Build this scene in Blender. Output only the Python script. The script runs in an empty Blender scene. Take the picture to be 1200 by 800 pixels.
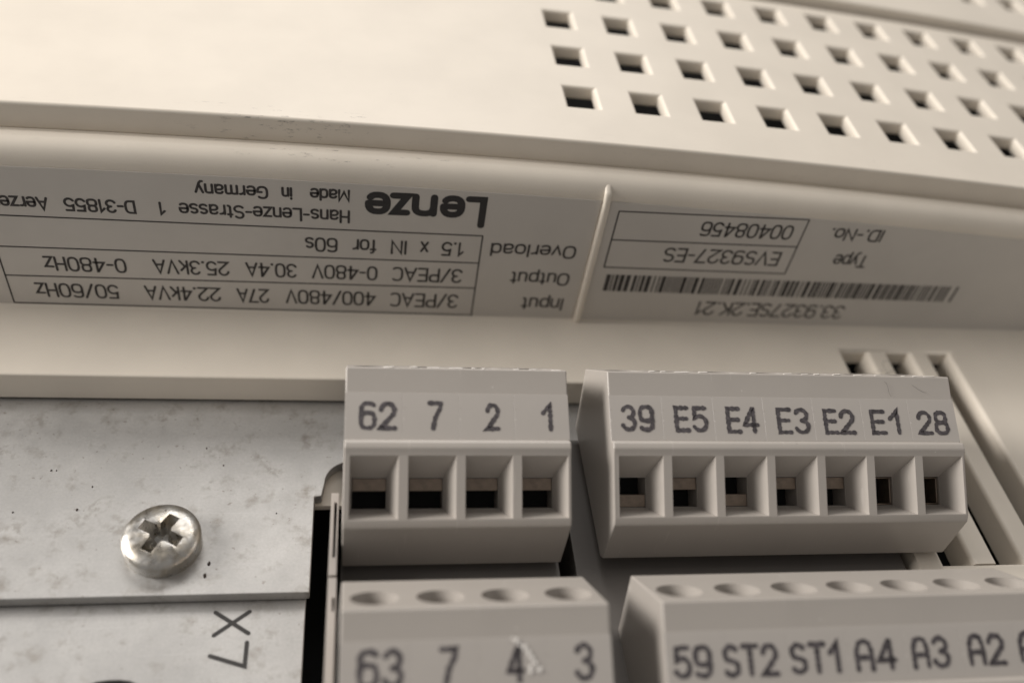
# Close-up of an inverter drive front: vented cover, rating plate, steel plate and four plug-in terminal blocks.
# All shapes are written in millimetres and scaled by S when they are linked.
import bpy, bmesh, math, random
from mathutils import Vector, Matrix
rnd = random.Random(7)
S = 0.001
scn = bpy.context.scene
COL = scn.collection

# ------------------------------------------------------------------ camera
def rot(ax, ay, az):
    return Matrix.Rotation(az, 3, 'Z') @ Matrix.Rotation(ay, 3, 'Y') @ Matrix.Rotation(ax, 3, 'X')
RW = rot(math.radians(-44.49774673), math.radians(9.67292382), math.radians(-1.29679274))   # world -> camera
CAM = Vector((18.42, -52.24, 81.06))
cd = bpy.data.cameras.new('camera')
cam = bpy.data.objects.new('camera', cd)
COL.objects.link(cam)
cam.matrix_world = Matrix.Translation(CAM * S) @ RW.transposed().to_4x4()
cd.sensor_width = 36.0
cd.lens = 32.356
cd.clip_start = 0.002
cd.clip_end = 10.0
cd.dof.use_dof = True
cd.dof.focus_distance = 94 * S
cd.dof.aperture_fstop = 32.356 / 2.3
scn.camera = cam

# ------------------------------------------------------------------ world and lamps
w = bpy.data.worlds.new('World')
scn.world = w
w.use_nodes = True
bg = w.node_tree.nodes['Background']
bg.inputs[0].default_value = (1.0, 0.955, 0.915, 1)
bg.inputs[1].default_value = 0.26

def area(name, loc, target, size, size_y, power, col):
    l = bpy.data.lights.new(name, 'AREA')
    l.shape = 'RECTANGLE'
    l.size = size * S
    l.size_y = size_y * S
    l.energy = power
    l.color = col
    o = bpy.data.objects.new(name, l)
    COL.objects.link(o)
    o.location = Vector(loc) * S
    o.rotation_euler = (Vector(target) - Vector(loc)).to_track_quat('-Z', 'Y').to_euler()
    return o
area('window_light', (-440, 90, 232), (30, 15, 5), 190, 210, 3.45, (1.0, 0.955, 0.905))
area('ceiling_light', (40, 390, 370), (30, 25, 0), 330, 240, 1.15, (1.0, 0.965, 0.925))

scn.view_settings.view_transform = 'Standard'
scn.view_settings.look = 'None'
scn.view_settings.gamma = 1
scn.view_settings.use_curve_mapping = False
scn.view_settings.exposure = 0.16
scn.cycles.use_denoising = True
scn.cycles.max_bounces = 8

# ------------------------------------------------------------------ materials
def newmat(name):
    m = bpy.data.materials.new(name)
    m.use_nodes = True
    return m, m.node_tree.nodes, m.node_tree.links, m.node_tree.nodes['Principled BSDF']

def coords(n, l, sc=1.0):
    tc = n.new('ShaderNodeTexCoord')
    mp = n.new('ShaderNodeMapping')
    mp.inputs['Scale'].default_value = (sc / S,) * 3
    l.new(tc.outputs['Object'], mp.inputs['Vector'])
    return mp.outputs['Vector']

def noise(n, l, vec, scale, detail=4.0, rough=0.55):
    t = n.new('ShaderNodeTexNoise')
    t.inputs['Scale'].default_value = scale
    t.inputs['Detail'].default_value = detail
    t.inputs['Roughness'].default_value = rough
    l.new(vec, t.inputs['Vector'])
    return t.outputs['Fac']

def ramp(n, l, fac, p0, p1, c0, c1):
    r = n.new('ShaderNodeValToRGB')
    r.color_ramp.elements[0].position = p0
    r.color_ramp.elements[1].position = p1
    r.color_ramp.elements[0].color = (*c0, 1)
    r.color_ramp.elements[1].color = (*c1, 1)
    l.new(fac, r.inputs[0])
    return r.outputs[0]

def mix(n, l, fac, a, b):
    x = n.new('ShaderNodeMix')
    x.data_type = 'RGBA'
    for sock, v in ((x.inputs[0], fac), (x.inputs[6], a), (x.inputs[7], b)):
        if isinstance(v, (int, float)):
            sock.default_value = v
        elif isinstance(v, tuple):
            sock.default_value = (*v, 1)
        else:
            l.new(v, sock)
    return x.outputs[2]

def math_node(n, l, op, a, b):
    x = n.new('ShaderNodeMath')
    x.operation = op
    for i, v in enumerate((a, b)):
        if isinstance(v, (int, float)):
            x.inputs[i].default_value = v
        else:
            l.new(v, x.inputs[i])
    return x.outputs[0]

def plastic(name, col, rough=0.42, bump=0.12, grime=0.5, fine=9.0, scuff=None, spec=0.4, sss=0.0, nicks=0.0):
    m, n, l, b = newmat(name)
    v = coords(n, l)
    lo = tuple(c * 0.965 for c in col)
    hi = tuple(min(1, c * 1.02) for c in col)
    c = ramp(n, l, noise(n, l, v, 0.12, 5), 0.35, 0.65, lo, hi)
    # specks of dirt
    sp = ramp(n, l, noise(n, l, v, 1.6, 3, 0.7), 0.70, 0.76, (0, 0, 0), (1, 1, 1))
    sp2 = ramp(n, l, noise(n, l, v, 0.25, 2), 0.50, 0.62, (0, 0, 0), (1, 1, 1))
    k = math_node(n, l, 'MULTIPLY', math_node(n, l, 'MULTIPLY', sp, sp2), grime)
    c = mix(n, l, k, c, (0.16, 0.13, 0.10))
    if nicks:                                   # pale nicks where the moulding has been knocked
        nk = ramp(n, l, noise(n, l, v, 2.4, 2, 0.6), 0.735, 0.765, (0, 0, 0), (1, 1, 1))
        nz = ramp(n, l, noise(n, l, v, 0.5, 2), 0.52, 0.62, (0, 0, 0), (1, 1, 1))
        c = mix(n, l, math_node(n, l, 'MULTIPLY', math_node(n, l, 'MULTIPLY', nk, nz), nicks), c, (0.78, 0.75, 0.71))
        ml = n.new('ShaderNodeMapping')
        ml.inputs['Scale'].default_value = (2.2, 0.10, 0.10)
        ml.inputs['Rotation'].default_value = (0.2, 0.1, 0.25)
        l.new(v, ml.inputs[0])
        ln = ramp(n, l, noise(n, l, ml.outputs[0], 1.6, 2, 0.5), 0.70, 0.73, (0, 0, 0), (1, 1, 1))
        c = mix(n, l, math_node(n, l, 'MULTIPLY', ln, nicks * 0.25), c, (0.70, 0.66, 0.62))
    if scuff:                                   # rubbed-in dirt along a band of Y (object space, mm)
        y0, y1, amt, x0, xw = scuff
        tc = n.new('ShaderNodeSeparateXYZ')
        l.new(v, tc.inputs[0])
        band = n.new('ShaderNodeMapRange')
        band.interpolation_type = 'SMOOTHSTEP'
        band.inputs[1].default_value = y0 - 1.2
        band.inputs[2].default_value = y0
        l.new(tc.outputs[1], band.inputs[0])
        band2 = n.new('ShaderNodeMapRange')
        band2.interpolation_type = 'SMOOTHSTEP'
        band2.inputs[1].default_value = y1
        band2.inputs[2].default_value = y1 + 0.5
        band2.inputs[3].default_value = 1
        band2.inputs[4].default_value = 0
        l.new(tc.outputs[1], band2.inputs[0])
        mp = n.new('ShaderNodeMapping')
        mp.inputs['Scale'].default_value = (0.35, 1.6, 1)
        l.new(v, mp.inputs[0])
        s = ramp(n, l, noise(n, l, mp.outputs[0], 1.5, 6, 0.75), 0.59, 0.70, (0, 0, 0), (1, 1, 1))
        dx = math_node(n, l, 'ABSOLUTE', math_node(n, l, 'SUBTRACT', tc.outputs[0], x0), 0)
        near = n.new('ShaderNodeMapRange')
        near.interpolation_type = 'SMOOTHSTEP'
        near.inputs[1].default_value = xw * 0.25
        near.inputs[2].default_value = xw
        near.inputs[3].default_value = 1
        near.inputs[4].default_value = 0.12
        l.new(dx, near.inputs[0])
        s2 = near.outputs[0]
        k = math_node(n, l, 'MULTIPLY', math_node(n, l, 'MULTIPLY', band.outputs[0], band2.outputs[0]),
                      math_node(n, l, 'MULTIPLY', math_node(n, l, 'MULTIPLY', s, s2), amt))
        c = mix(n, l, k, c, (0.10, 0.09, 0.085))
    l.new(c, b.inputs['Base Color'])
    b.inputs['Roughness'].default_value = rough
    b.inputs['Specular IOR Level'].default_value = spec
    if sss:
        b.inputs['Subsurface Weight'].default_value = sss
        b.inputs['Subsurface Radius'].default_value = (1.0, 0.7, 0.5)
        b.inputs['Subsurface Scale'].default_value = 0.6 * S
    bp = n.new('ShaderNodeBump')
    bp.inputs['Strength'].default_value = bump
    bp.inputs['Distance'].default_value = 0.03 * S
    l.new(noise(n, l, v, fine, 3), bp.inputs['Height'])
    l.new(bp.outputs[0], b.inputs['Normal'])
    return m

BEIGE = (0.70, 0.64, 0.555)
M_cover = plastic('cover_plastic', BEIGE, 0.46, 0.22, 0.30, scuff=(11.3, 13.2, 0.9, -18.0, 12.0))
M_lower = plastic('lower_cover_plastic', BEIGE, 0.46, 0.22, 0.45, scuff=(8.8, 10.2, 0.8, -13.0, 15.0))
M_film = plastic('rating_film', (0.55, 0.52, 0.48), 0.36, 0.03, 0.12, spec=0.45)
M_plug = plastic('terminal_plastic', (0.402, 0.370, 0.337), 0.33, 0.18, 0.6, fine=7.0, spec=0.5, nicks=0.7)
M_pad = plastic('marker_plastic', (0.432, 0.401, 0.370), 0.33, 0.12, 0.3, fine=7.0, spec=0.45, nicks=0.5)
M_flash = plastic('flash_plastic', (0.72, 0.68, 0.63), 0.3, 0.05, 0.0)
M_header = plastic('header_plastic', (0.15, 0.138, 0.128), 0.45, 0.1, 0.4)
M_wallp = plastic('socket_wall_plastic', (0.37, 0.335, 0.305), 0.42, 0.1, 0.3)

def steel(name, col, rough):
    m, n, l, b = newmat(name)
    v = coords(n, l)
    big = noise(n, l, v, 0.16, 6, 0.6)
    c = ramp(n, l, big, 0.36, 0.64, tuple(x * 0.86 for x in col), col)
    st = ramp(n, l, noise(n, l, v, 0.45, 5, 0.65), 0.55, 0.74, (0, 0, 0), (1, 1, 1))
    c = mix(n, l, math_node(n, l, 'MULTIPLY', st, 0.6), c, (0.23, 0.20, 0.165))
    dots = ramp(n, l, noise(n, l, v, 1.9, 2, 0.5), 0.71, 0.75, (0, 0, 0), (1, 1, 1))
    c = mix(n, l, math_node(n, l, 'MULTIPLY', dots, 0.45), c, (0.16, 0.12, 0.09))
    # dull smudges with soft edges, a fine crystalline spangle and faint straight scratches
    sm = ramp(n, l, noise(n, l, v, 0.32, 3, 0.5), 0.56, 0.66, (0, 0, 0), (1, 1, 1))
    sb = ramp(n, l, noise(n, l, v, 1.1, 4, 0.6), 0.46, 0.60, (0, 0, 0), (1, 1, 1))
    c = mix(n, l, math_node(n, l, 'MULTIPLY', math_node(n, l, 'MULTIPLY', sm, sb), 0.42), c, (0.20, 0.172, 0.14))
    sp = noise(n, l, v, 3.5, 4, 0.7)
    c = mix(n, l, ramp(n, l, sp, 0.35, 0.68, (0.22, 0.22, 0.22), (0, 0, 0)), c, (0.27, 0.268, 0.265))
    mp = n.new('ShaderNodeMapping')
    mp.inputs['Rotation'].default_value = (0, 0, 0.35)
    mp.inputs['Scale'].default_value = (0.05, 5.0, 1)
    l.new(v, mp.inputs[0])
    sc = ramp(n, l, noise(n, l, mp.outputs[0], 1.0, 2, 0.5), 0.66, 0.70, (0, 0, 0), (0.16, 0.16, 0.16))
    c = mix(n, l, sc, c, (0.62, 0.62, 0.62))
    l.new(c, b.inputs['Base Color'])
    b.inputs['Metallic'].default_value = 0.72
    rr = n.new('ShaderNodeMapRange')
    rr.inputs[3].default_value = rough - 0.08
    rr.inputs[4].default_value = rough + 0.10
    l.new(noise(n, l, v, 0.7, 4), rr.inputs[0])
    l.new(rr.outputs[0], b.inputs['Roughness'])
    bp = n.new('ShaderNodeBump')
    bp.inputs['Strength'].default_value = 0.26
    bp.inputs['Distance'].default_value = 0.03 * S
    l.new(noise(n, l, v, 2.6, 6, 0.7), bp.inputs['Height'])
    l.new(bp.outputs[0], b.inputs['Normal'])
    return m
M_steel = steel('zinc_plated_steel', (0.525, 0.515, 0.50), 0.46)

def screw_mat():
    m, n, l, b = newmat('screw_steel')
    v = coords(n, l)
    c = ramp(n, l, noise(n, l, v, 0.5, 3), 0.42, 0.60, (0.50, 0.49, 0.47), (0.42, 0.385, 0.33))
    d = ramp(n, l, noise(n, l, v, 1.6, 5, 0.7), 0.58, 0.70, (0, 0, 0), (1, 1, 1))
    c = mix(n, l, math_node(n, l, 'MULTIPLY', d, 0.5), c, (0.28, 0.23, 0.18))
    l.new(c, b.inputs['Base Color'])
    b.inputs['Metallic'].default_value = 1.0
    l.new(ramp(n, l, noise(n, l, v, 1.2, 4, 0.6), 0.35, 0.7, (0.24,) * 3, (0.48,) * 3), b.inputs['Roughness'])
    bp = n.new('ShaderNodeBump')
    bp.inputs['Strength'].default_value = 0.5
    bp.inputs['Distance'].default_value = 0.05 * S
    l.new(noise(n, l, v, 1.6, 5, 0.6), bp.inputs['Height'])
    l.new(bp.outputs[0], b.inputs['Normal'])
    return m
M_screw = screw_mat()

def simple(name, col, rough=0.6, metal=0.0, var=0.15, sc=1.5):
    m, n, l, b = newmat(name)
    v = coords(n, l)
    l.new(ramp(n, l, noise(n, l, v, sc, 4), 0.35, 0.65, tuple(c * (1 - var) for c in col), tuple(min(1, c * (1 + var)) for c in col)), b.inputs['Base Color'])
    b.inputs['Roughness'].default_value = rough
    b.inputs['Metallic'].default_value = metal
    return m
M_dark = simple('interior_shade_dark', (0.012, 0.011, 0.010), 0.7)  # near-black colour stands in for shade below the vent holes
M_black = simple('interior_shade_black', (0.006, 0.006, 0.006), 0.8)  # black colour deepens the shade in gaps and wire openings
M_clamp = simple('clamp_metal', (0.23, 0.18, 0.14), 0.36, 0.6)
M_inkw = simple('plate_ink', (0.035, 0.031, 0.030), 0.6, 0, 0.35, 2.0)
M_inkl = simple('logo_ink', (0.018, 0.017, 0.018), 0.55)
M_inkp = simple('marker_ink', (0.066, 0.058, 0.062), 0.6, 0, 0.4, 3.0)
M_inks = simple('stamp_ink', (0.025, 0.023, 0.022), 0.6)
M_lint = simple('lint_fibre', (0.05, 0.045, 0.04), 0.8)
M_chip = simple('dirt_crumbs', (0.035, 0.024, 0.018), 0.7, 0, 0.5)

# ------------------------------------------------------------------ building helpers
def empty(name, loc, label, cat, group=None):
    o = bpy.data.objects.new(name, None)
    o.empty_display_size = 0.005
    COL.objects.link(o)
    o.location = Vector(loc) * S
    o['label'] = label
    o['category'] = cat
    if group:
        o['group'] = group
    o['_org'] = list(loc)
    return o

def world_org(p):
    v = Vector((0, 0, 0))
    while p is not None:
        v += Vector(p.location) / S
        p = p.parent
    return v

def finish(name, me, mat, parent, loc=None, sharp=35):
    """me in mm world coordinates (or local to loc when given)"""
    org = world_org(parent) if parent else Vector((0, 0, 0))
    if loc is None:
        me.transform(Matrix.Translation(-org))
    me.transform(Matrix.Scale(S, 4))
    if not me.materials:
        me.materials.append(mat)
    for p in me.polygons:
        p.use_smooth = True
    me.set_sharp_from_angle(angle=math.radians(sharp))
    o = bpy.data.objects.new(name, me)
    COL.objects.link(o)
    wn = o.modifiers.new('n', 'WEIGHTED_NORMAL')
    wn.keep_sharp = True
    o.parent = parent
    if loc is not None:
        o.location = (Vector(loc) - org) * S
    return o

def again(src, name, parent, loc):
    o = src.copy()
    o.name = name
    COL.objects.link(o)
    o.parent = parent
    o.location = (Vector(loc) - world_org(parent)) * S
    return o

def bm_mesh(bm, name='m'):
    bmesh.ops.recalc_face_normals(bm, faces=bm.faces)
    me = bpy.data.meshes.new(name)
    bm.to_mesh(me)
    bm.free()
    return me

def box_into(bm, x0, x1, y0, y1, z0, z1):
    vs = [bm.verts.new(p) for p in ((x0, y0, z0), (x1, y0, z0), (x1, y1, z0), (x0, y1, z0), (x0, y0, z1), (x1, y0, z1), (x1, y1, z1), (x0, y1, z1))]
    for f in ((3, 2, 1, 0), (4, 5, 6, 7), (0, 1, 5, 4), (1, 2, 6, 5), (2, 3, 7, 6), (3, 0, 4, 7)):
        bm.faces.new([vs[i] for i in f])

def hull_into(bm, a, b):
    """a and b: matching rings of points (closed solid between them)"""
    va = [bm.verts.new(p) for p in a]
    vb = [bm.verts.new(p) for p in b]
    k = len(a)
    bm.faces.new(va[::-1])
    bm.faces.new(vb)
    for i in range(k):
        j = (i + 1) % k
        bm.faces.new((va[i], va[j], vb[j], vb[i]))

def bake(me, cutters=None, bevel=0.0, segs=2, angle=32):
    """boolean difference and bevel applied through the depsgraph; everything in mm"""
    o = bpy.data.objects.new('work', me)
    COL.objects.link(o)
    tmp = []
    for c in (cutters or []):
        co = bpy.data.objects.new('cut', c)
        COL.objects.link(co)
        tmp.append(co)
        md = o.modifiers.new('b', 'BOOLEAN')
        md.operation = 'DIFFERENCE'
        md.solver = 'EXACT'
        md.use_self = False
        md.object = co
    if bevel:
        md = o.modifiers.new('v', 'BEVEL')
        md.width = bevel
        md.segments = segs
        md.limit_method = 'ANGLE'
        md.angle_limit = math.radians(angle)
        md.use_clamp_overlap = True
    dg = bpy.context.evaluated_depsgraph_get()
    dg.update()
    out = bpy.data.meshes.new_from_object(o.evaluated_get(dg))
    for t in tmp + [o]:
        mm = t.data
        bpy.data.objects.remove(t)
        bpy.data.meshes.remove(mm)
    out.materials.clear()
    return out

def box_part(name, dims, mat, parent, bevel=0.15):
    bm = bmesh.new()
    box_into(bm, *dims)
    return finish(name, bake(bm_mesh(bm), None, bevel), mat, parent)

def poly_prism(pts, z0, z1):
    bm = bmesh.new()
    hull_into(bm, [(x, y, z0) for x, y in pts], [(x, y, z1) for x, y in pts])
    return bm_mesh(bm)

# ------------------------------------------------------------------ stroke lettering
def arc(cx, cy, rx, ry, a0, a1, n=12, p=1.0):
    out = []
    for i in range(n + 1):
        a = math.radians(a0 + (a1 - a0) * i / n)
        c, s = math.cos(a), math.sin(a)
        if p != 1.0:
            c = math.copysign(abs(c) ** p, c)
            s = math.copysign(abs(s) ** p, s)
        out.append((cx + rx * c, cy + ry * s))
    return out
Q = 0.72          # makes ovals a little square
XH = 0.73
def oval(cx, cy, rx, ry):
    return arc(cx, cy, rx, ry, 90, 450, 22, Q)
def bowl(w_=0.5):
    return arc(w_ / 2, XH / 2, w_ / 2, XH / 2, 90, 450, 20, Q)
six = [arc(0.29, 0.31, 0.28, 0.31, 180, 540, 20, Q), [(0.01, 0.31), (0.02, 0.72)] + arc(0.30, 0.72, 0.28, 0.28, 180, 40, 8, Q)]
GL = {
 '0': (0.58, [oval(0.29, 0.5, 0.28, 0.5)]),
 '1': (0.30, [[(0.0, 0.72), (0.24, 1), (0.24, 0)]]),
 '2': (0.58, [arc(0.29, 0.71, 0.28, 0.29, 175, -25, 12) + [(0.0, 0), (0.58, 0)]]),
 '3': (0.56, [arc(0.27, 0.755, 0.25, 0.245, 160, -90, 12) , arc(0.27, 0.265, 0.28, 0.265, 85, -160, 12)]),
 '4': (0.60, [[(0.44, 0), (0.44, 1), (0.40, 1), (0.0, 0.30), (0.60, 0.30)]]),
 '5': (0.56, [[(0.54, 1), (0.08, 1), (0.05, 0.56)] + arc(0.27, 0.32, 0.29, 0.32, 125, -150, 14)]),
 '6': (0.58, six),
 '7': (0.56, [[(0.0, 1), (0.56, 1), (0.20, 0)]]),
 '8': (0.58, [oval(0.29, 0.755, 0.24, 0.245), oval(0.29, 0.26, 0.28, 0.26)]),
 '9': (0.58, [[(0.58 - x, 1 - y) for x, y in s] for s in six]),
 'A': (0.64, [[(0.0, 0), (0.32, 1), (0.64, 0)], [(0.11, 0.33), (0.53, 0.33)]]),
 'C': (0.58, [arc(0.30, 0.5, 0.30, 0.5, 50, 310, 16, Q)]),
 'D': (0.60, [[(0.02, 0), (0.02, 1), (0.28, 1)] + arc(0.28, 0.5, 0.32, 0.5, 85, -85, 12, Q) + [(0.02, 0)]]),
 'E': (0.52, [[(0.52, 1), (0.02, 1), (0.02, 0), (0.52, 0)], [(0.02, 0.52), (0.46, 0.52)]]),
 'G': (0.62, [arc(0.31, 0.5, 0.31, 0.5, 48, 345, 18, Q) + [(0.61, 0.46), (0.36, 0.46)]]),
 'H': (0.58, [[(0.02, 0), (0.02, 1)], [(0.56, 0), (0.56, 1)], [(0.02, 0.52), (0.56, 0.52)]]),
 'I': (0.08, [[(0.04, 0), (0.04, 1)]]),
 'K': (0.58, [[(0.02, 0), (0.02, 1)], [(0.54, 1), (0.04, 0.42)], [(0.2, 0.58), (0.58, 0)]]),
 'L': (0.50, [[(0.02, 1), (0.02, 0), (0.50, 0)]]),
 'M': (0.74, [[(0.02, 0), (0.02, 1), (0.37, 0.15), (0.72, 1), (0.72, 0)]]),
 'N': (0.60, [[(0.02, 0), (0.02, 1), (0.58, 0), (0.58, 1)]]),
 'O': (0.64, [oval(0.32, 0.5, 0.31, 0.5)]),
 'P': (0.54, [[(0.02, 0), (0.02, 1), (0.30, 1)] + arc(0.29, 0.745, 0.25, 0.255, 85, -85, 10, Q) + [(0.02, 0.49)]]),
 'S': (0.56, [arc(0.28, 0.745, 0.26, 0.255, 35, 265, 12) + arc(0.28, 0.25, 0.28, 0.25, 80, -150, 12)]),
 'T': (0.60, [[(0, 1), (0.60, 1)], [(0.30, 1), (0.30, 0)]]),
 'V': (0.62, [[(0, 1), (0.31, 0), (0.62, 1)]]),
 'X': (0.60, [[(0, 1), (0.60, 0)], [(0, 0), (0.60, 1)]]),
 'a': (0.50, [[(0.03, 0.60)] + arc(0.25, 0.53, 0.21, 0.20, 130, 0, 8, Q) + [(0.46, 0.0)], [(0.46, 0.42), (0.22, 0.40)] + arc(0.20, 0.20, 0.19, 0.20, 95, 270, 8) + [(0.30, 0.0), (0.46, 0.14)]]),
 'd': (0.50, [bowl(0.48), [(0.48, 0), (0.48, 1)]]),
 'e': (0.50, [[(0.02, 0.38), (0.49, 0.38)] + arc(0.25, XH / 2, 0.245, XH / 2, 5, 318, 16, Q)]),
 'f': (0.30, [[(0.12, 0), (0.12, 0.82)] + arc(0.26, 0.84, 0.14, 0.16, 180, 80, 6), [(0, XH), (0.30, XH)]]),
 'i': (0.08, [[(0.04, 0), (0.04, XH)], [(0.04, 0.94), (0.04, 1.0)]]),
 'k': (0.46, [[(0.02, 0), (0.02, 1)], [(0.42, XH), (0.04, 0.30)], [(0.16, 0.44), (0.46, 0)]]),
 'l': (0.08, [[(0.04, 0), (0.04, 1)]]),
 'm': (0.76, [[(0.02, 0), (0.02, XH)], [(0.02, 0.48)] + arc(0.20, 0.53, 0.18, 0.20, 170, 0, 8, Q) + [(0.38, 0)], [(0.38, 0.48)] + arc(0.56, 0.53, 0.18, 0.20, 170, 0, 8, Q) + [(0.74, 0)]]),
 'n': (0.46, [[(0.02, 0), (0.02, XH)], [(0.02, 0.45)] + arc(0.23, 0.51, 0.21, 0.22, 170, 0, 8, Q) + [(0.44, 0)]]),
 'o': (0.50, [bowl(0.50)]),
 'p': (0.50, [bowl(0.48), [(0.0, XH), (0.0, -0.27)]]),
 'r': (0.30, [[(0.02, 0), (0.02, XH)], [(0.02, 0.42)] + arc(0.28, 0.44, 0.26, 0.28, 175, 85, 6)]),
 's': (0.44, [arc(0.22, 0.545, 0.20, 0.185, 35, 265, 10) + arc(0.22, 0.18, 0.22, 0.18, 80, -150, 10)]),
 't': (0.28, [[(0.11, 0.95), (0.11, 0.14)] + arc(0.24, 0.14, 0.13, 0.14, 180, 270, 5), [(0, XH), (0.27, XH)]]),
 'u': (0.46, [[(0.02, XH), (0.02, 0.24)] + arc(0.23, 0.22, 0.21, 0.22, 180, 350, 8, Q) , [(0.44, XH), (0.44, 0)]]),
 'v': (0.46, [[(0, XH), (0.23, 0), (0.46, XH)]]),
 'x': (0.46, [[(0, XH), (0.46, 0)], [(0, 0), (0.46, XH)]]),
 'y': (0.46, [[(0, XH), (0.24, 0)], [(0.46, XH), (0.20, -0.12), (0.10, -0.26), (0.0, -0.26)]]),
 'z': (0.44, [[(0, XH), (0.44, XH), (0, 0), (0.44, 0)]]),
 '-': (0.34, [[(0.02, 0.46), (0.32, 0.46)]]),
 '/': (0.46, [[(0, -0.04), (0.46, 1.02)]]),
 '.': (0.14, [[(0.05, 0.02), (0.09, 0.02)], [(0.05, 0.06), (0.09, 0.06)]]),
}
GL_MARK = dict(GL)          # the terminal markers: dot-printed, squarer letters
GL_MARK['A'] = (0.58, [[(0.02, 0), (0.02, 0.66), (0.12, 0.94), (0.24, 1), (0.36, 1), (0.48, 0.94), (0.56, 0.66), (0.56, 0)], [(0.02, 0.42), (0.56, 0.42)]])
GL_MARK['1'] = (0.36, [[(0.0, 0.66), (0.32, 1), (0.32, 0)]])
GL_MARK['7'] = (0.50, [[(0.0, 1), (0.50, 1), (0.48, 0.8), (0.26, 0.42), (0.16, 0.0)]])

def resample(pts, step):
    out = [pts[0]]
    for a, b in zip(pts, pts[1:]):
        L = math.hypot(b[0] - a[0], b[1] - a[1])
        k = max(1, int(L / step))
        for i in range(1, k + 1):
            out.append((a[0] + (b[0] - a[0]) * i / k, a[1] + (b[1] - a[1]) * i / k))
    return out

def stroke_into(bm, pts, hw, place, lift, rough=0.0):
    """a ribbon with round ends along pts (flat coordinates in mm); place(u, v, h) -> 3-D"""
    if rough:
        pts = resample(pts, hw * 0.75)
    q = [pts[0]]
    for p in pts[1:]:
        if math.hypot(p[0] - q[-1][0], p[1] - q[-1][1]) > 1e-4:
            q.append(p)
    closed = len(q) > 3 and math.hypot(q[0][0] - q[-1][0], q[0][1] - q[-1][1]) < 1e-3
    n = len(q)
    if n < 2:
        return
    rows = []
    for i in range(n):
        a = q[i - 1] if i > 0 else (q[-2] if closed else None)
        b = q[i + 1] if i < n - 1 else (q[1] if closed else None)
        d0 = None if a is None else Vector((q[i][0] - a[0], q[i][1] - a[1])).normalized()
        d1 = None if b is None else Vector((b[0] - q[i][0], b[1] - q[i][1])).normalized()
        if d0 is None: d0 = d1
        if d1 is None: d1 = d0
        nrm = Vector((-(d0.y + d1.y), d0.x + d1.x))
        nrm = nrm.normalized() if nrm.length > 1e-6 else Vector((-d1.y, d1.x))
        m = max(0.45, nrm.dot(Vector((-d1.y, d1.x))))
        h = hw
        if rough:
            h = hw * (1 + rough * (0.5 * math.sin(i * 2.1) + rnd.uniform(-0.7, 0.7)))
        off = nrm * (h / m)
        rows.append(((q[i][0] + off.x, q[i][1] + off.y), (q[i][0] - off.x, q[i][1] - off.y), d0, d1, h))
    V = [(bm.verts.new(place(*r[0], lift)), bm.verts.new(place(*r[1], lift))) for r in rows]
    for i in range(n - 1):
        bm.faces.new((V[i][0], V[i][1], V[i + 1][1], V[i + 1][0]))
    if not closed:
        for i, sgn in ((0, -1), (n - 1, 1)):
            d = rows[i][2] * sgn
            nx = Vector((-d.y, d.x))
            ring = []
            for k in range(1, 5):
                t = math.pi * k / 5
                ring.append(bm.verts.new(place(q[i][0] + rows[i][4] * (nx.x * math.cos(t) + d.x * math.sin(t)),
                                               q[i][1] + rows[i][4] * (nx.y * math.cos(t) + d.y * math.sin(t)), lift)))
            first, last = (V[i][0], V[i][1]) if sgn > 0 else (V[i][1], V[i][0])
            bm.faces.new([first] + ring + [last])

def text_into(bm, text, width, height, hw, place, gap=0.17, font=GL, rough=0.0):
    """text starts at (0, 0) and is spread to the given width (mm)"""
    total = sum(font[c][0] for c in text) + gap * (len(text) - 1)
    k = (width - 2 * hw) / max(total, 0.05)
    x = hw
    y0 = hw
    ky = height - 2 * hw
    j = 0
    for c in text:
        gw, strokes = font[c]
        for s in strokes:
            pts = [(x + px * k, y0 + py * ky) for px, py in s]
            stroke_into(bm, pts, hw, place, 0.004 * (j % 4), rough)
            j += 1
        x += (gw + gap) * k
    return bm

# ------------------------------------------------------------------ the drive
drive = empty('inverter_drive', (30, 20, -14), 'beige inverter drive with vented cover, upside-down rating plate and steel mounting plate', 'inverter drive')
K = 0.00036
def drop(x):
    return K * x * x

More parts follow.
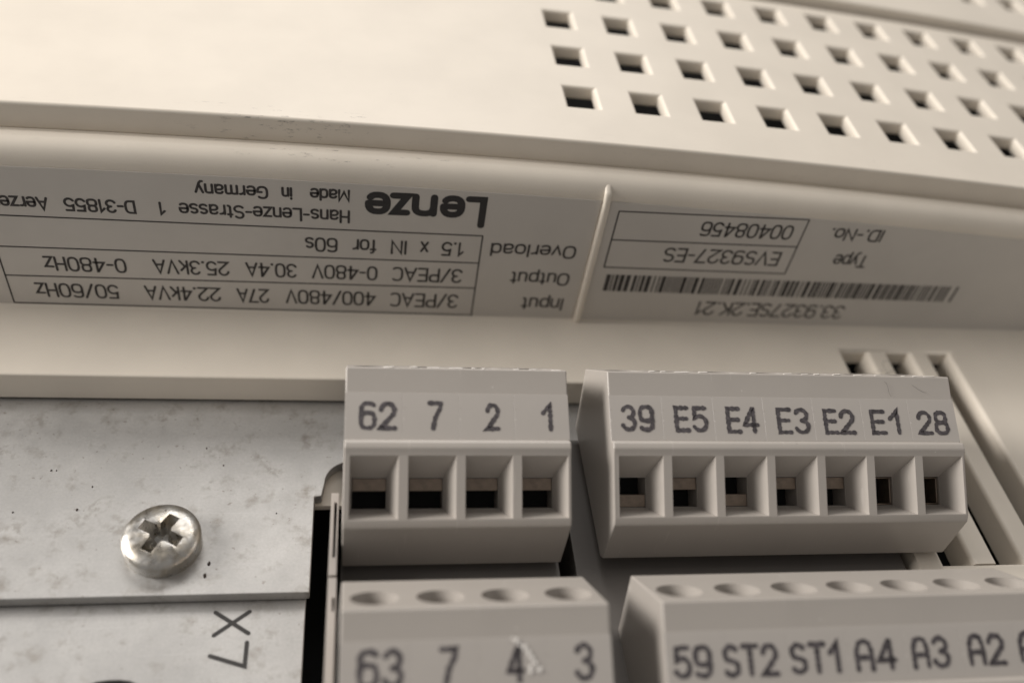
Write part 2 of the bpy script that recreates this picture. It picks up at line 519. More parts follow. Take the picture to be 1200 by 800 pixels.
# vented upper cover: one thick sheet with square holes, its front wall on the left of the profile
HX = [43.5 + 8.12 * i for i in range(15)]
HY = [40.3, 49.7, 59.2, 68.6]
HY2 = [85.2, 94.6, 104.0, 113.4]
XL, XR = -75.0, 190.0
def sheet_with_holes(y_edges, rows, z_top, thick, wall_z, back_y, first_col=0):
    """top skin between front wall and back, holes with their own walls; bottom skin too"""
    hw, hh = 1.85, 2.2
    xs = [XL]
    while xs[-1] < HX[0] - 8:
        xs.append(xs[-1] + 4)
    marks = []
    for hx in HX:
        marks += [hx - hw, hx + hw]
    xs += [m for m in marks]
    x = xs[-1] + 3
    while x < XR:
        xs.append(x)
        x += 4
    xs.append(XR)
    ys = [y_edges]
    for r in rows:
        ys += [r - hh, r + hh]
    ys.append(back_y)
    bm = bmesh.new()
    top = [[bm.verts.new((x, y, z_top - drop(x))) for y in ys] for x in xs]
    bot = [[bm.verts.new((x, y, z_top - thick - drop(x))) for y in ys] for x in xs]
    def is_hole(i, j):
        cx, cy = (xs[i] + xs[i + 1]) / 2, (ys[j] + ys[j + 1]) / 2
        return any(abs(cx - hx) < 0.3 for hx in HX) and any(abs(cy - r) < 0.3 for r in rows)
    nx, ny = len(xs) - 1, len(ys) - 1
    for i in range(nx):
        for j in range(ny):
            if is_hole(i, j):
                a, b, c, d = (i, j), (i + 1, j), (i + 1, j + 1), (i, j + 1)
                for p, q in ((a, b), (b, c), (c, d), (d, a)):
                    bm.faces.new((top[p[0]][p[1]], top[q[0]][q[1]], bot[q[0]][q[1]], bot[p[0]][p[1]]))
            else:
                bm.faces.new((top[i][j], top[i + 1][j], top[i + 1][j + 1], top[i][j + 1]))
                bm.faces.new((bot[i][j + 1], bot[i + 1][j + 1], bot[i + 1][j], bot[i][j]))
    # front wall: a lip going down from the front edge
    fl = [bm.verts.new((x, ys[0], wall_z - drop(x))) for x in xs]
    fb = [bm.verts.new((x, ys[0] + 1.6, wall_z - drop(x))) for x in xs]
    bb = [bm.verts.new((x, ys[0] + 1.6, z_top - thick - 0.6 - drop(x))) for x in xs]
    for i in range(nx):
        bm.faces.new((top[i][0], top[i + 1][0], fl[i + 1], fl[i]))
        bm.faces.new((fl[i], fl[i + 1], fb[i + 1], fb[i]))
        bm.faces.new((fb[i], fb[i + 1], bb[i + 1], bb[i]))
        bm.faces.new((bb[i], bb[i + 1], bot[i + 1][0], bot[i][0]))
        bm.faces.new((top[i][ny], top[i + 1][ny], bot[i + 1][ny], bot[i][ny]))
    me = bm_mesh(bm)
    return bake(me, None, 0.38, 3, 50)
finish('upper_cover', sheet_with_holes(31.06, HY, 27.95, 1.75, 24.9, 73.4), M_cover, drive, sharp=60)
finish('top_cover', sheet_with_holes(74.3, HY2, 29.3, 1.75, 25.5, 150.0), M_cover, drive, sharp=60)

# lower cover: lip, rating-plate wall and flange swept along X
def sweep(profile, xs, follow):
    bm = bmesh.new()
    rows = [[bm.verts.new((x, y, z - (drop(x) if f else 0))) for (y, z), f in zip(profile, follow)] for x in xs]
    n = len(profile)
    for a, b in zip(rows, rows[1:]):
        for j in range(n):
            k = (j + 1) % n
            bm.faces.new((a[j], a[k], b[k], b[j]))
    bm.faces.new(rows[0][::-1])
    bm.faces.new(rows[-1])
    return bm_mesh(bm)
def lip_profile(front, bottom=0.35):
    p = [(front, bottom, 0), (front, 3.72, 0)]
    if front < 20:
        p += [(front + 0.08, 3.9, 0), (front + 0.28, 4.0, 0)]
    else:
        p[-1] = (front, 4.0, 0)
    p += [(27.2, 4.0, 0), (27.5, 4.12, 0), (27.6, 4.4, 0), (27.6, 22.9, 1)]
    for i in range(1, 8):
        a = math.radians(180 - 90 * i / 8)
        p.append((29.7 + 2.1 * math.cos(a), 23.0 + 2.35 * math.sin(a), 1))
    p += [(29.7, 25.35, 1), (30.15, 25.36, 1), (30.27, 25.28, 1), (30.3, 25.05, 1), (33.0, 25.02, 1), (33.0, 23.2, 1), (30.0, 22.5, 1), (29.0, 20.5, 1), (29.0, 2.2, 0), (front + 1.5 if front < 20 else front, 2.2, 0)]
    if front < 20:
        p.append((front + 1.5, bottom, 0))
    else:
        p = p[1:]
    return [(a, b) for a, b, _ in p], [c for _, _, c in p]
xs1 = [XL + 4.15 * i for i in range(int((76 - XL) / 4.15) + 1)] + [76.2]
p1, f1 = lip_profile(17.05)
low = finish('lower_cover', sweep(p1, xs1, f1), M_lower, drive, sharp=50)
xs2 = [76.2 + 4 * i for i in range(int((XR - 76.2) / 4) + 1)] + [XR]
p2, f2 = lip_profile(25.5)
finish('lower_cover', sweep(p2, xs2, f2), M_lower, drive, sharp=50)

# rating wall: divider rib and the two printed films
bm = bmesh.new()
for zt in (0,):
    d = drop(45.3)
    ring = [(4.05, 0.0), (4.05, 0.55), (22.6 - d, 0.55), (24.0 - d, 0.25), (24.9 - d, -0.75), (24.0 - d, -1.6), (20, -1.0)]
    hull_into(bm, [(44.9, 27.6 - t * 1.3, z) for z, t in ring], [(45.7, 27.6 - t * 1.3, z) for z, t in ring])
finish('divider_rib', bake(bm_mesh(bm), None, 0.26, 3), M_lower, drive, sharp=60)

def film(x0, x1):
    bm = bmesh.new()
    n = 14
    lo, hi = [], []
    fr = []
    for i in range(n + 1):
        x = x0 + (x1 - x0) * i / n
        zt = 22.88 - drop(x)
        fr.append([bm.verts.new((x, y, z)) for y, z in ((27.6, 4.25), (27.5, 4.25), (27.5, zt), (27.6, zt))])
    for a, b in zip(fr, fr[1:]):
        for j in range(4):
            bm.faces.new((a[j], a[(j + 1) % 4], b[(j + 1) % 4], b[j]))
    bm.faces.new(fr[0][::-1]); bm.faces.new(fr[-1])
    return bm_mesh(bm)
film_l = finish('rating_label', film(-70, 44.75), M_film, drive)
film_l['label'] = 'left printed rating label with the maker name and electrical data'
film_r = finish('type_label', film(45.85, 150), M_film, drive)
film_r['label'] = 'right printed label with type, number and barcode'

PRINT_L = [('3/PEAC',30.40,7.62,22.27,2.24),('400/480V',20.70,7.6,10.38,2.22),('27A',8.58,7.54,4.97,2.2),('22.4kVA',3.23,7.53,-5.04,2.18),('50/60Hz',-7.75,7.48,-16.53,2.15),
 ('3/PEAC',30.52,11.58,22.33,2.15),('0-480V',20.80,11.54,13.41,2.14),('30.4A',11.80,11.5,6.20,2.12),('25.3kVA',4.46,11.46,-3.64,2.12),('0-480Hz',-6.38,11.36,-14.86,2.1),
 ('1.5',30.32,15.55,27.74,2.05),('x',26.32,15.48,25.36,2.05),('IN',23.95,15.48,22.07,2.05),('for',20.55,15.45,17.88,2.05),('60s',16.32,15.44,12.75,2.06),
 ('Hans-Lenze-Strasse',17.62,19.34,-0.03,1.82),('1',-1.33,19.33,-2.06,1.76),('D-31855',-4.24,19.32,-11.27,1.76),('Aerzen',-12.71,19.25,-18.27,1.75),
 ('Made',17.59,22.03,13.39,1.64),('in',11.68,21.98,10.48,1.64),('Germany',9.19,21.95,1.79,1.68),
 ('Overload',43.27,15.68,33.27,1.95),('Output',43.24,11.53,36.12,1.98),('Input',43.22,7.52,38.00,2.04)]
PRINT_R = [('00408456',68.38,20.05,57.06,2.13),('EVS9327-ES',68.23,16.05,53.71,2.2),('ID.-No.',79.81,20.0,72.94,1.85),('Type',79.49,16.1,75.00,2.0),('33.9327SE.2K.21',79.91,7.75,60.10,2.3)]
def upside_down(x, z):
    return lambda u, v, h: (x - u, 27.5 - 0.02 - h, z - v)
def print_words(words, parent, mat):
    for s, x, z, x2, hgt in words:
        bm = bmesh.new()
        text_into(bm, s, x - x2, hgt, 0.135, upside_down(x, z))
        finish('lettering', bm_mesh(bm), mat, parent, sharp=180)
print_words(PRINT_L, film_l, M_inkw)
print_words(PRINT_R, film_r, M_inkw)
def ruled(lines, parent, hw=0.085):
    bm = bmesh.new()
    for i, (x0, z0, x1, z1) in enumerate(lines):
        stroke_into(bm, [(-x0, -z0), (-x1, -z1)], hw, lambda u, v, h: (-u, 27.48 - h, -v), 0.004 * (i % 2))
    finish('table_frame', bm_mesh(bm), M_inkw, parent, sharp=180)
ruled([(32.2, 4.22, 32.2, 16.6), (32.2, 16.6, -40, 16.72), (32.2, 12.6, -19.15, 12.5), (32.2, 8.72, -19.15, 8.42), (32.2, 4.32, -19.15, 4.34), (-19.15, 4.34, -19.15, 12.5)], film_l)
ruled([(69.66, 12.7, 69.66, 20.98), (47.0, 20.9, 47.0, 12.7), (47.0, 20.9, 69.66, 20.98), (47.0, 16.83, 69.66, 16.93), (47.0, 12.7, 69.66, 12.7)], film_r)

# bold maker name
def logo():
    bm = bmesh.new()
    H, W, x0, z0 = 4.0, 12.75, 32.2, 21.95
    hw = 0.43
    xh = 3.0
    def ar(cx, cy, rx, ry, a0, a1, n=14, p=0.8):
        return arc(cx, cy, rx, ry, a0, a1, n, p)
    hw = 0.40
    e_ = lambda x: [[(x + 0.4, 1.5), (x + 1.9, 1.5)], ar(x + 1.12, xh / 2, 0.98, xh / 2 - hw, 0, 322, 18)]
    strokes = [[(hw, H - 0.1), (hw, hw), (2.0, hw)]]
    strokes += e_(2.6)
    strokes += [[(5.75, hw), (5.75, xh - hw)], [(5.75, 1.7)] + ar(6.75, 1.7, 0.98, xh - 1.7 - hw, 175, 0, 10) + [(7.73, hw)]]
    strokes += [[(8.6, xh - hw), (9.95, xh - hw), (8.6, hw), (10.1, hw)]]
    strokes += e_(10.6)
    for i, s in enumerate(strokes):
        stroke_into(bm, s, hw, lambda u, v, h: (x0 - u, 27.48 - h, z0 - v), 0.004 * (i % 4))
    finish('maker_logo', bm_mesh(bm), M_inkl, film_l, sharp=180)
logo()

# barcode: slim printed bars
bm = bmesh.new()
x = 47.6
rb = random.Random(33)
while x < 94.2:
    wd = rb.choice((0.2, 0.2, 0.2, 0.42, 0.55))
    gp = rb.choice((0.17, 0.17, 0.2, 0.36))
    if x > 92.0:
        wd, gp = 0.3, 0.8
    v = [bm.verts.new((px, 27.478, pz)) for px, pz in ((x, 8.98), (x + wd, 8.98), (x + wd, 11.6), (x, 11.6))]
    bm.faces.new(v)
    x += wd + gp
finish('barcode', bm_mesh(bm), M_inkw, film_r, sharp=180)

# slotted side panel with separate slats
PX0, PX1, PY0, PY1 = 79.1, 94.4, -7.4, 23.15
ZF, ZB = 4.0, 1.8
bm = bmesh.new()
xs = [76.2, PX0, PX1, XR]
ys = [-95.0, PY0, PY1, 25.5]
for z in (0, 1):
    pass
T_ = [[bm.verts.new((x, y, ZF)) for y in ys] for x in xs]
B_ = [[bm.verts.new((x, y, ZB)) for y in ys] for x in xs]
for i in range(3):
    for j in range(3):
        if (i, j) == (1, 1):
            c = [(1, 1), (2, 1), (2, 2), (1, 2)]
            for (a, b), (a2, b2) in zip(c, c[1:] + c[:1]):
                bm.faces.new((T_[a][b], T_[a2][b2], B_[a2][b2], B_[a][b]))
        else:
            bm.faces.new((T_[i][j], T_[i + 1][j], T_[i + 1][j + 1], T_[i][j + 1]))
            bm.faces.new((B_[i][j + 1], B_[i + 1][j + 1], B_[i + 1][j], B_[i][j]))
for i in range(3):
    bm.faces.new((T_[i][0], T_[i + 1][0], B_[i + 1][0], B_[i][0]))
for j in range(3):
    bm.faces.new((T_[0][j], T_[0][j + 1], B_[0][j + 1], B_[0][j]))
    bm.faces.new((T_[3][j], T_[3][j + 1], B_[3][j + 1], B_[3][j]))
me = bm_mesh(bm)
# round only the edges of the opening
bm = bmesh.new(); bm.from_mesh(me)
ed = [e for e in bm.edges if all(abs(v.co.z - ZF) < 1e-4 and PX0 - .01 <= v.co.x <= PX1 + .01 and PY0 - .01 <= v.co.y <= PY1 + .01 for v in e.verts) and any(abs(f.normal.z) < 0.5 for f in e.link_faces)]
bmesh.ops.bevel(bm, geom=ed, offset=0.5, segments=4, affect='EDGES', profile=0.5)
me2 = bpy.data.meshes.new('p'); bm.to_mesh(me2); bm.free()
finish('slotted_panel', me2, M_lower, drive, sharp=60)
def slat(x0, x1):
    prof = [(x0 - 0.6, 0.7), (x0 - 0.5, ZF - 0.6)]
    for i in range(1, 6):
        a = math.radians(180 - 90 * i / 6)
        prof.append((x0 + 0.5 * math.cos(a), ZF - 0.6 + 0.6 * math.sin(a)))
    prof += [(x0, ZF), (x1 - 0.08, ZF), (x1, ZF - 0.08), (x1, 0.7)]
    bm = bmesh.new()
    hull_into(bm, [(x, PY0 - 0.02, z - 0.003) for x, z in prof], [(x, PY1 + 0.02, z - 0.003) for x, z in prof])
    return bm_mesh(bm)
for a, b in ((83.0, 85.1), (88.9, 90.85)):
    finish('slat', slat(a, b), M_lower, drive, sharp=50)
bm = bmesh.new()
prof = [(93.9, 0.7), (93.95, ZF - 0.6)] + [(94.45 + 0.5 * math.cos(math.radians(180 - 90 * i / 6)), ZF - 0.6 + 0.6 * math.sin(math.radians(180 - 90 * i / 6))) for i in range(1, 6)] + [(94.45, ZF - 0.004), (95.2, ZF - 0.004), (95.2, 0.7)]
hull_into(bm, [(x, PY0 - 0.02, z - 0.006) for x, z in prof], [(x, PY1 + 0.02, z - 0.006) for x, z in prof])
finish('slat', bm_mesh(bm), M_lower, drive, sharp=50)

# steel plates
notch = [(14.65, -6.7), (14.65, 4.25), (15.35, 4.35)]
for i in range(0, 9):
    a = math.radians(180 - 90 * i / 8)
    notch.append((18.3 + 2.7 * math.cos(a), 6.0 + 2.75 * math.sin(a)))
notch += [(80, 8.75), (80, 32), (-90, 32), (-90, -6.7)]
up = finish('upper_plate', bake(poly_prism(notch, -1.3, 0.0), None, 0.12, 2), M_steel, drive)
sub = finish('backing_plate', bake(poly_prism([(-60, 4.05), (18.2, 4.05), (18.2, 26), (-60, 26)], -2.2, -1.42), None, 0.1), M_lower, drive)
lp = [(-90, -6.2), (14.3, -6.2), (14.3, -70), (-90, -70)]
cut = bmesh.new()
ring = []
for (cx, cy), (a0, a1) in (((-1.4, -17.45), (90, 0)), ((-1.4, -24), (0, -90)), ((-2.4, -24), (-90, -180)), ((-2.4, -17.45), (180, 90))):
    for i in range(7):
        a = math.radians(a0 + (a1 - a0) * i / 6)
        ring.append((cx + 3.4 * math.cos(a), cy + 3.4 * math.sin(a)))
hull_into(cut, [(x, y, -5) for x, y in ring], [(x, y, 2) for x, y in ring])
low_plate = finish('lower_plate', bake(poly_prism(lp, -2.3, -1.42), [bm_mesh(cut)], 0.12, 2), M_steel, drive)
# X7 stamped in ink, reading towards the bottom of the plate
bm = bmesh.new()
stroke_top = -1.42
px = lambda u, v, h: (5.95 + v, -7.55 - u, stroke_top + 0.02 + h)
def flat_stroke(pts, i):
    stroke_into(bm, pts, 0.2, px, 0.004 * i)
flat_stroke([(0.25, 3.2), (2.55, 0.2)], 0)
flat_stroke([(2.45, 3.3), (0.25, 0.1)], 1)
flat_stroke([(3.35, 3.25), (5.65, 3.25), (4.55, 0.1)], 2)
finish('lettering', bm_mesh(bm), M_inks, low_plate, sharp=180)
# a pair of rivet-like pips on the lower edge of the upper plate
# pan-head screw
SC = Vector((0.55, -1.3, 0.0))
prof = [(0.0, -0.2), (3.52, -0.2), (3.62, 0.0), (3.66, 1.45), (3.58, 1.66), (3.35, 1.86), (2.8, 2.05), (1.9, 2.2), (0.9, 2.28), (0.0, 2.3)]
bm = bmesh.new()
N = 64
rings = []
for r, z in prof[1:-1]:
    rings.append([bm.verts.new((SC.x + r * math.cos(2 * math.pi * i / N), SC.y + r * math.sin(2 * math.pi * i / N), z)) for i in range(N)])
for a, b in zip(rings, rings[1:]):
    for i in range(N):
        bm.faces.new((a[i], a[(i + 1) % N], b[(i + 1) % N], b[i]))
t = bm.verts.new((SC.x, SC.y, 2.3))
for i in range(N):
    bm.faces.new((rings[-1][i], rings[-1][(i + 1) % N], t))
bm.faces.new(rings[0][::-1])
me = bm_mesh(bm)
cuts = []
for k in range(2):
    bm = bmesh.new()
    ang = math.radians(-29 + 90 * k)
    def pt(u, v, z):
        return (SC.x + u * math.cos(ang) - v * math.sin(ang), SC.y + u * math.sin(ang) + v * math.cos(ang), z)
    A = [pt(u, v, 0.35 + 0.002 * k) for u, v in ((-1.0, -0.34), (1.0, -0.34), (1.0, 0.34), (-1.0, 0.34))]
    B = [pt(u, v, 2.7) for u, v in ((-2.55, -0.66), (2.55, -0.62), (2.5, 0.7), (-2.6, 0.6))]
    hull_into(bm, A, B)
    cuts.append(bm_mesh(bm))
bm = bmesh.new()
hull_into(bm, [(SC.x + 0.35 * math.cos(q * 0.3927), SC.y + 0.35 * math.sin(q * 0.3927), 0.3) for q in range(16)], [(SC.x + 1.2 * math.cos(q * 0.3927 + 0.05), SC.y + 1.2 * math.sin(q * 0.3927 + 0.05), 2.75) for q in range(16)])
cuts.append(bm_mesh(bm))
finish('screw', bake(me, cuts, 0.06, 2, 40), M_screw, drive, sharp=50)

# sockets behind the plugs and near-black sheets that paint the housing's inner shade
box_part('socket_header', (17.5, 38.6, -40, 9.5, -6, 3.1), M_header, drive, 0.2)
box_part('socket_header', (40.2, 75.4, -40, 9.5, -6, 3.0), M_header, drive, 0.2)
bm = bmesh.new()
box_into(bm, 16.55, 17.25, -9.6, -0.9, -6, 8.0)
cutm = bmesh.new()
box_into(cutm, 16.86, 17.12, -7.8, -2.0, 6.2, 9)
finish('socket_wall', bake(bm_mesh(bm), [bm_mesh(cutm)], 0.08, 2), M_wallp, drive)
bm = bmesh.new()
box_into(bm, 16.55, 17.3, -50, -9.75, -6, 7.9)
cutm = bmesh.new()
for y in (-12.2,):
    box_into(cutm, 16.95, 17.2, y - 0.8, y + 0.5, 7.3, 9)
finish('socket_wall', bake(bm_mesh(bm), [bm_mesh(cutm)], 0.08, 2), M_wallp, drive)
bm = bmesh.new()
box_into(bm, -88, 188, -93, 148, -14, -13)
finish('chassis_back', bm_mesh(bm), M_black, drive)
bm = bmesh.new()
box_into(bm, 14.0, 74, 29.2, 29.6, -12.8, 21)
finish('inner_wall', bm_mesh(bm), M_black, drive)
bm = bmesh.new()
box_into(bm, -74, 188, 34, 148, 8.0, 9.0)
finish('vent_shade_backing', bm_mesh(bm), M_dark, drive)  # added dark sheet, shade seen through the vents is in its colour

# ------------------------------------------------------------------ plug-in terminal blocks
PITCH = 5.2
PROFILE = [(6.15, 17.85), (4.2, 16.75), (0.0, 14.75), (-0.12, 15.02), (-0.42, 15.14), (-0.95, 14.95), (-1.35, 14.45), (-6.05, 10.95), (-6.45, 10.4), (-6.6, 5.0), (-6.0, 4.4), (10.2, 4.4), (12.1, 11.7)]
U_LAB = Vector((0.0, 4.2, 2.0)).normalized()
N_LAB = Vector((0.0, -2.0, 4.2)).normalized()
D_OPEN = Vector((0, -4.7, -3.5)).normalized()         # down the openings' face
N_OPEN = Vector((0, -3.5, 4.7)).normalized()          # its outward normal
N_HOLE = Vector((0, 5.45, 5.25)).normalized()         # outward normal of the screw-well face
def make_plug(x0, dy, dz, poles, label, marks, states, low=0.0, PITCH=5.2):
    t = empty('terminal_block', (x0, dy, dz + 4.4), label, 'terminal block', 'plug-in terminal blocks')
    W = poles * PITCH
    off = Vector((x0, dy, dz))
    bm = bmesh.new()
    prof = [(y, z - low if z < 5.5 else z) for y, z in PROFILE]
    hull_into(bm, [(x0, y + dy, z + dz) for y, z in prof], [(x0 + W, y + dy, z + dz) for y, z in prof])
    body = bm_mesh(bm)
    front0 = Vector((0, -1.35, 14.45))
    fun, deep, wells, seams = bmesh.new(), bmesh.new(), bmesh.new(), bmesh.new()
    def P(x, s, d):
        """x along the block, s down the openings' face from its top, d into it"""
        v = off + Vector((x, 0, 0)) + front0 + D_OPEN * s - N_OPEN * d
        return v[:]
    for i in range(poles):
        xa = i * PITCH
        l0, r0 = xa + 0.52, xa + PITCH - 0.32
        l1, r1 = xa + 0.72, xa + PITCH - 1.25
        k = 0.4                                    # let the cutter stand proud of the face
        A = [P(l0 - 0.03, -0.25, -k), P(r0 + 0.15, -0.25, -k), P(r0 + 0.15, 5.85, -k), P(l0 - 0.03, 5.85, -k)]
        B = [P(l1, 2.05, 2.6), P(r1, 2.05, 2.6), P(r1, 4.98, 2.6), P(l1, 4.98, 2.6)]
        hull_into(fun, A, B)
        A = [P(l1 + 0.03, 2.1, 2.2), P(r1 - 0.03, 2.1, 2.2), P(r1 - 0.03, 4.95, 2.2), P(l1 + 0.03, 4.95, 2.2)]
        B = [P(l1 + 0.03, 2.1, 6.5), P(r1 - 0.03, 2.1, 6.5), P(r1 - 0.03, 4.95, 6.5), P(l1 + 0.03, 4.95, 6.5)]
        hull_into(deep, A, B)
        # countersunk screw wells on the rear slope
        c = off + Vector((xa + PITCH * 0.5, 8.35, 15.68))
        e1, e2 = Vector((1, 0, 0)), N_HOLE.cross(Vector((1, 0, 0))).normalized()
        def circ(r, d, n=28):
            return [(c + e1 * r * math.cos(2 * math.pi * q / n) + e2 * r * math.sin(2 * math.pi * q / n) + N_HOLE * d)[:] for q in range(n)]
        hull_into(wells, circ(2.0, 0.6), circ(1.7, -5.0))
        # fine seam between the moulded poles
        if i:
            hull_into(seams, [(off + Vector((xa - 0.03, y, z)))[:] for y, z in ((6.5, 18.2), (-0.3, 14.98), (-0.3, 14.80), (6.4, 17.86))],
                      [(off + Vector((xa + 0.03, y, z)))[:] for y, z in ((6.5, 18.2), (-0.3, 14.98), (-0.3, 14.80), (6.4, 17.86))])
    body = bake(body, None, 0.22, 3, 20)
    me = bake(body, [bm_mesh(fun)], 0.30, 4, 30)
    me = bake(me, [bm_mesh(x) for x in (deep, wells)], 0.0)
    finish('housing', me, M_plug, t, sharp=42)
    # lighter marker fields, one per pole
    first = None
    for i in range(poles):
        loc = off + Vector((i * PITCH, 0, 14.75))
        if first is None:
            bm = bmesh.new()
            a, b = U_LAB * 0.12, U_LAB * 4.5
            q = lambda x, s, h: (Vector((x, 0, 0)) + U_LAB * s + N_LAB * h)[:]
            hull_into(bm, [q(0.004, 0.12, -0.1), q(PITCH - 0.004, 0.12, -0.1), q(PITCH - 0.004, 4.5, -0.1), q(0.004, 4.5, -0.1)],
                      [q(0.004, 0.12, 0.025), q(PITCH - 0.004, 0.12, 0.025), q(PITCH - 0.004, 4.5, 0.025), q(0.004, 4.5, 0.025)])
            first = finish('marker_field', bake(bm_mesh(bm), None, 0.015, 1), M_pad, t, loc=loc)
        else:
            again(first, 'marker_field', t, loc)
    for s, xa, xb, v0, v1 in marks:
        if xa >= W:
            continue
        bm = bmesh.new()
        o2 = off + Vector((xa, 0, 14.75)) + U_LAB * v0 + N_LAB * 0.05
        text_into(bm, s, xb - xa, v1 - v0, 0.205, lambda u, v, h: (o2 + Vector((u, 0, 0)) + U_LAB * v + N_LAB * h)[:], gap=0.24, font=GL_MARK, rough=0.28)
        finish('lettering', bm_mesh(bm), M_inkp, t, sharp=180)
    # clamp cages inside the openings
    protos = {}
    for i, st in enumerate(states):
        xa = i * PITCH
        base = off + Vector((xa, 0, 0)) + front0
        if st not in protos:
            bm = bmesh.new()
            def R(x, s, d):
                return (Vector((x, 0, 0)) + D_OPEN * s - N_OPEN * d)[:]
            a, b = (0.78, PITCH - 1.31)
            if st == 'u':
                hull_into(bm, [R(a, 2.14, 2.75), R(b, 2.14, 2.75), R(b, 3.3, 2.75), R(a, 3.3, 2.75)], [R(a, 2.14, 5), R(b, 2.14, 5), R(b, 3.3, 5), R(a, 3.3, 5)])
            elif st == 'l':
                hull_into(bm, [R(a, 3.75, 2.75), R(b, 3.75, 2.75), R(b, 4.92, 2.75), R(a, 4.92, 2.75)], [R(a, 3.75, 5), R(b, 3.75, 5), R(b, 4.92, 5), R(a, 4.92, 5)])
            else:
                for u0, u1, s0, s1 in ((a, b, 2.14, 2.3), (a, b, 4.76, 4.92), (a, a + 0.16, 2.3, 4.76), (b - 0.2, b, 2.3, 4.76)):
                    hull_into(bm, [R(u0, s0, 2.85), R(u1, s0, 2.85), R(u1, s1, 2.85), R(u0, s1, 2.85)], [R(u0, s0, 5), R(u1, s0, 5), R(u1, s1, 5), R(u0, s1, 5)])
            protos[st] = finish('clamp', bake(bm_mesh(bm), None, 0.06), M_clamp, t, loc=base)
        else:
            again(protos[st], 'clamp', t, base)
    # added black blocks, painting the shade at the bottom of the openings
    p0 = None
    for i in range(poles):
        base = off + Vector((i * PITCH, 0, 0)) + front0
        if p0 is None:
            bm = bmesh.new()
            def R(x, s, d):
                return (Vector((x, 0, 0)) + D_OPEN * s - N_OPEN * d)[:]
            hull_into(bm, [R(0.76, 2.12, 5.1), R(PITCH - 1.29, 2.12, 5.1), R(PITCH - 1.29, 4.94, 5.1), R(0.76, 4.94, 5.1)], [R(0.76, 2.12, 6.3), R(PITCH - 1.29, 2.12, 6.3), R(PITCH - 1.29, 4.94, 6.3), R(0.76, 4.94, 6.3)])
            p0 = finish('opening_shade_fill', bm_mesh(bm), M_black, t, loc=base)
        else:
            again(p0, 'opening_shade_fill', t, base)
    # screw heads deep in the wells
    p1 = None
    for i in range(poles):
        c = off + Vector(((i + 0.5) * PITCH, 8.35, 15.68)) - N_HOLE * 4.95
        if p1 is None:
            bm = bmesh.new()
            e1, e2 = Vector((1, 0, 0)), N_HOLE.cross(Vector((1, 0, 0))).normalized()
            cr = lambda r, d: [(e1 * r * math.cos(2 * math.pi * q / 20) + e2 * r * math.sin(2 * math.pi * q / 20) + N_HOLE * d)[:] for q in range(20)]
            hull_into(bm, cr(1.6, 0.0), cr(1.5, 0.7))
            p1 = finish('clamp_screw', bm_mesh(bm), M_clamp, t, loc=c)
        else:
            again(p1, 'clamp_screw', t, c)
    # ragged moulding flash along the top edge
    bm = bmesh.new()
    fr = random.Random(int(x0 * 10))
    x = 0.8
    while x < W - 1.5:
        L = fr.uniform(0.5, 1.7)
        if dz == 0 and fr.random() < 0.6:
            h0, h1, d = fr.uniform(-0.02, 0.03), fr.uniform(0.0, 0.07), fr.uniform(-0.05, 0.05)
            a, b = off + Vector((x, 6.25 + d, 17.66)), off + Vector((min(x + L, W - 0.4), 6.25 + d, 17.66))
            hull_into(bm, [(a + Vector((0, -0.05, 0)))[:], (a + Vector((0, 0.05, 0)))[:], (a + Vector((0.1, 0.04, h0 + 0.14)))[:], (a + Vector((0.1, -0.04, h0 + 0.14)))[:]],
                      [(b + Vector((0, -0.05, 0)))[:], (b + Vector((0, 0.05, 0)))[:], (b + Vector((-0.2, 0.04, h1 + 0.14)))[:], (b + Vector((-0.2, -0.04, h1 + 0.14)))[:]])
        x += L + fr.uniform(0.2, 1.3)
    if dz == 0:
        fo = finish('moulding_flash', bm_mesh(bm), M_flash, t)
        fo['kind'] = 'stuff'
    return t

make_plug(17.65, 0, 0, 4, 'grey four-pole terminal block marked 62 7 2 1, next to the screw plate',
          [('62', 1.21, 4.67, 0.95, 3.67), ('7', 7.46, 8.89, 0.98, 3.75), ('2', 12.82, 14.24, 0.96, 3.63), ('1', 18.12, 19.29, 0.93, 3.70)], 'uuuu', 0.6)
make_plug(42.45, 0, 0, 7, 'grey seven-pole terminal block marked 39 E5 E4 E3 E2 E1 28, beside the slotted panel',
          [('39', 1.03, 4.4, 0.97, 3.62), ('E5', 6.33, 9.8, 0.93, 3.55), ('E4', 11.61, 15.04, 0.83, 3.52), ('E3', 16.85, 20.38, 0.8, 3.49), ('E2', 21.78, 25.2, 0.8, 3.41), ('E1', 26.81, 30.15, 0.8, 3.38), ('28', 31.96, 35.48, 0.8, 3.34)], 'luluuff')
smeared = make_plug(17.75, -23.2, -2.2, 4, 'grey four-pole terminal block marked 63 7 4 3, white smear on the 4',
          [('63', 1.3, 4.85, 1.1, 4.0), ('7', 7.5, 9.0, 1.1, 4.0), ('4', 12.7, 14.25, 1.1, 4.0), ('3', 18.1, 19.75, 1.1, 3.98)], 'uuuu', 0.0, 5.3)
make_plug(43.35, -23.2, -2.2, 7, 'grey seven-pole terminal block marked 59 ST2 ST1 A4 A3 A2, with screw wells on top',
          [('59', 0.53, 3.86, 0.92, 3.49), ('ST2', 4.69, 9.51, 0.87, 3.46), ('ST1', 10.46, 14.95, 0.92, 3.42), ('A4', 16.15, 20.02, 0.93, 3.52), ('A3', 21.29, 24.86, 0.95, 3.57), ('A2', 26.48, 30.06, 1.0, 3.63), ('A1', 31.3, 34.8, 1.1, 3.7)], 'uuuuuuu')

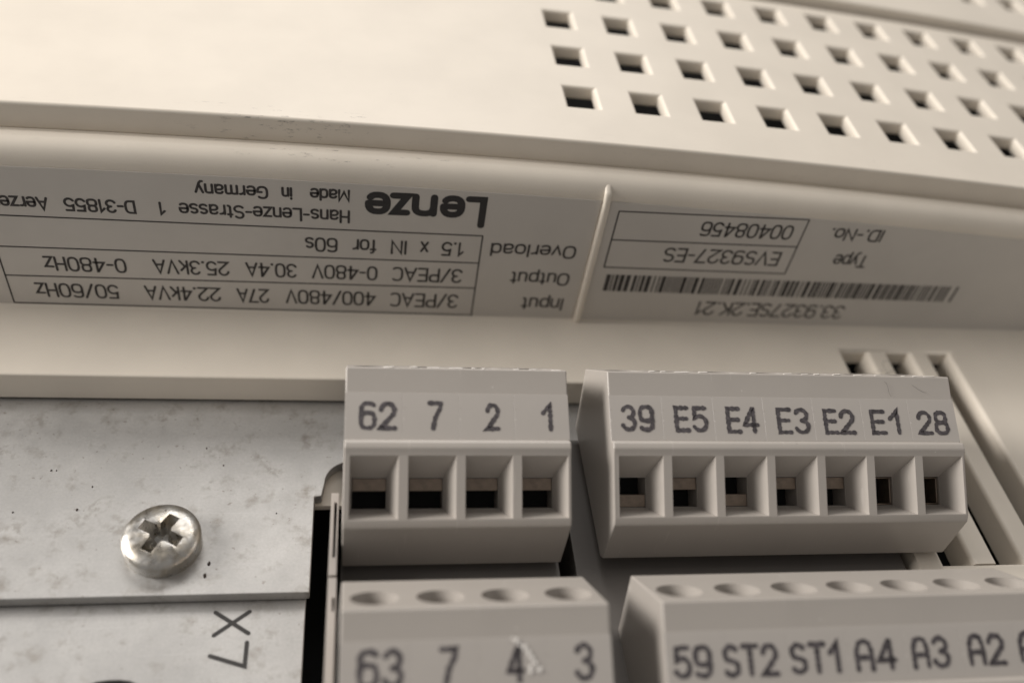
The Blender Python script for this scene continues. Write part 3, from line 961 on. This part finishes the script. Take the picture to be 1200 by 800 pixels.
bm = bmesh.new()
so = Vector((18.05, -23.2, 14.75 - 2.2))
for u, v, ru, rv in ((13.3, 4.25, 0.22, 0.2), (13.55, 3.9, 0.16, 0.12), (13.95, 3.7, 0.2, 0.26), (14.25, 3.3, 0.16, 0.3), (14.5, 2.9, 0.16, 0.25), (14.75, 2.55, 0.14, 0.2), (14.4, 2.3, 0.18, 0.16), (15.05, 2.05, 0.24, 0.2), (14.35, 1.95, 0.2, 0.2), (13.0, 4.4, 0.1, 0.1)):
    q = lambda k, f, h: (so + Vector((u + ru * f * math.cos(k * 0.6283), 0, 0)) + U_LAB * (v + rv * f * math.sin(k * 0.6283)) + N_LAB * h)[:]
    hull_into(bm, [q(k, 1, 0.075) for k in range(10)], [q(k, 0.55, 0.13) for k in range(10)])
sm = finish('glue_smear', bm_mesh(bm), plastic('dried_glue', (0.74, 0.71, 0.67), 0.25, 0.2, 0.0), smeared)
sm['label'] = 'white dried glue smear'
# ------------------------------------------------------------------ lint and dirt
def hair_into(bm, pts, r):
    prev = None
    for i, p in enumerate(pts):
        d = (Vector(pts[min(i + 1, len(pts) - 1)]) - Vector(pts[max(i - 1, 0)])).normalized()
        a = d.orthogonal().normalized()
        b = d.cross(a)
        ring = [bm.verts.new(Vector(p) + (a * math.cos(k * 2.0944) + b * math.sin(k * 2.0944)) * r) for k in range(3)]
        if prev:
            for k in range(3):
                bm.faces.new((prev[k], prev[(k + 1) % 3], ring[(k + 1) % 3], ring[k]))
        prev = ring
def curl(c, spread, n, r0):
    p = Vector(c) + Vector((r0.gauss(0, spread[0]), r0.gauss(0, spread[1]), abs(r0.gauss(0, spread[2]))))
    d = Vector((r0.gauss(0, 1), r0.gauss(0, 1), r0.gauss(0, .6))).normalized()
    ax = Vector((r0.gauss(0, 1), r0.gauss(0, 1), r0.gauss(0, 1))).normalized()
    out = []
    for i in range(n):
        out.append(p[:])
        ax = (ax + Vector((r0.gauss(0, .25), r0.gauss(0, .25), r0.gauss(0, .25)))).normalized()
        d = Matrix.Rotation(0.28, 3, ax) @ d
        p = p + d * 0.22
        p.z = max(p.z, 4.06)
    return out
r0 = random.Random(12)
bm = bmesh.new()
for i in range(15):
    hair_into(bm, curl((83.3, 17.2, 4.3), (1.6, 0.6, 0.7), r0.randint(10, 26), r0), 0.020)
o = finish('lint_tuft', bm_mesh(bm), M_lint, None)
o['label'] = 'fuzzy tuft of dark lint caught at the vent slots behind the right terminal block'
o['category'] = 'lint'
bm = bmesh.new()
for (x, y, z, n) in ((71.5, 5.6, 17.6, 9), (74.5, 5.3, 17.5, 10)):
    p = Vector((x, y, z)); d = Vector((0.5, -0.8, -0.42)).normalized()
    pts = []
    for i in range(n):
        pts.append(p[:])
        d = (d + Vector((r0.gauss(0, .22), r0.gauss(0, .12), 0))).normalized()
        s = d.y * 0.2
        p = p + Vector((d.x * 0.2, s, 0))
        p.z = 16.9 + (p.y - 4.2) * (0.5 if p.y < 4.2 else 0.564)
    hair_into(bm, pts, 0.012)
o = finish('stray_hair', bm_mesh(bm), M_lint, None)
o['label'] = 'thin stray hairs lying on the upper edge of the block marked 39 to 28'
o['category'] = 'hair'
o['kind'] = 'stuff'
bm = bmesh.new()
for x, y, r in ((4.83, -4.7, 0.30), (-8.2, 2.86, 0.20), (3.12, 10.5, 0.14), (-11.65, 7.62, 0.15), (-11.16, 7.62, 0.12), (10.95, 2.25, 0.12), (5.06, -3.41, 0.26), (-14.0, 2.62, 0.14), (-7.33, 5.6, 0.13), (5.11, 8.25, 0.12)):
    n = 7
    a = [(x + r * rnd.uniform(.6, 1.1) * math.cos(k * 6.283 / n) * .7, y + r * rnd.uniform(.7, 1.2) * math.sin(k * 6.283 / n), 0.005) for k in range(n)]
    b = [(x + (p[0] - x) * .6, y + (p[1] - y) * .6, r * .5) for p in a]
    hull_into(bm, a, b)
o = finish('dirt_crumbs', bm_mesh(bm), M_chip, None)
o['label'] = 'scattered dark crumbs of dirt on the steel plate around the screw'
o['category'] = 'dirt'
o['kind'] = 'stuff'
for ob in scn.objects:
    if '_org' in ob.keys():
        del ob['_org']
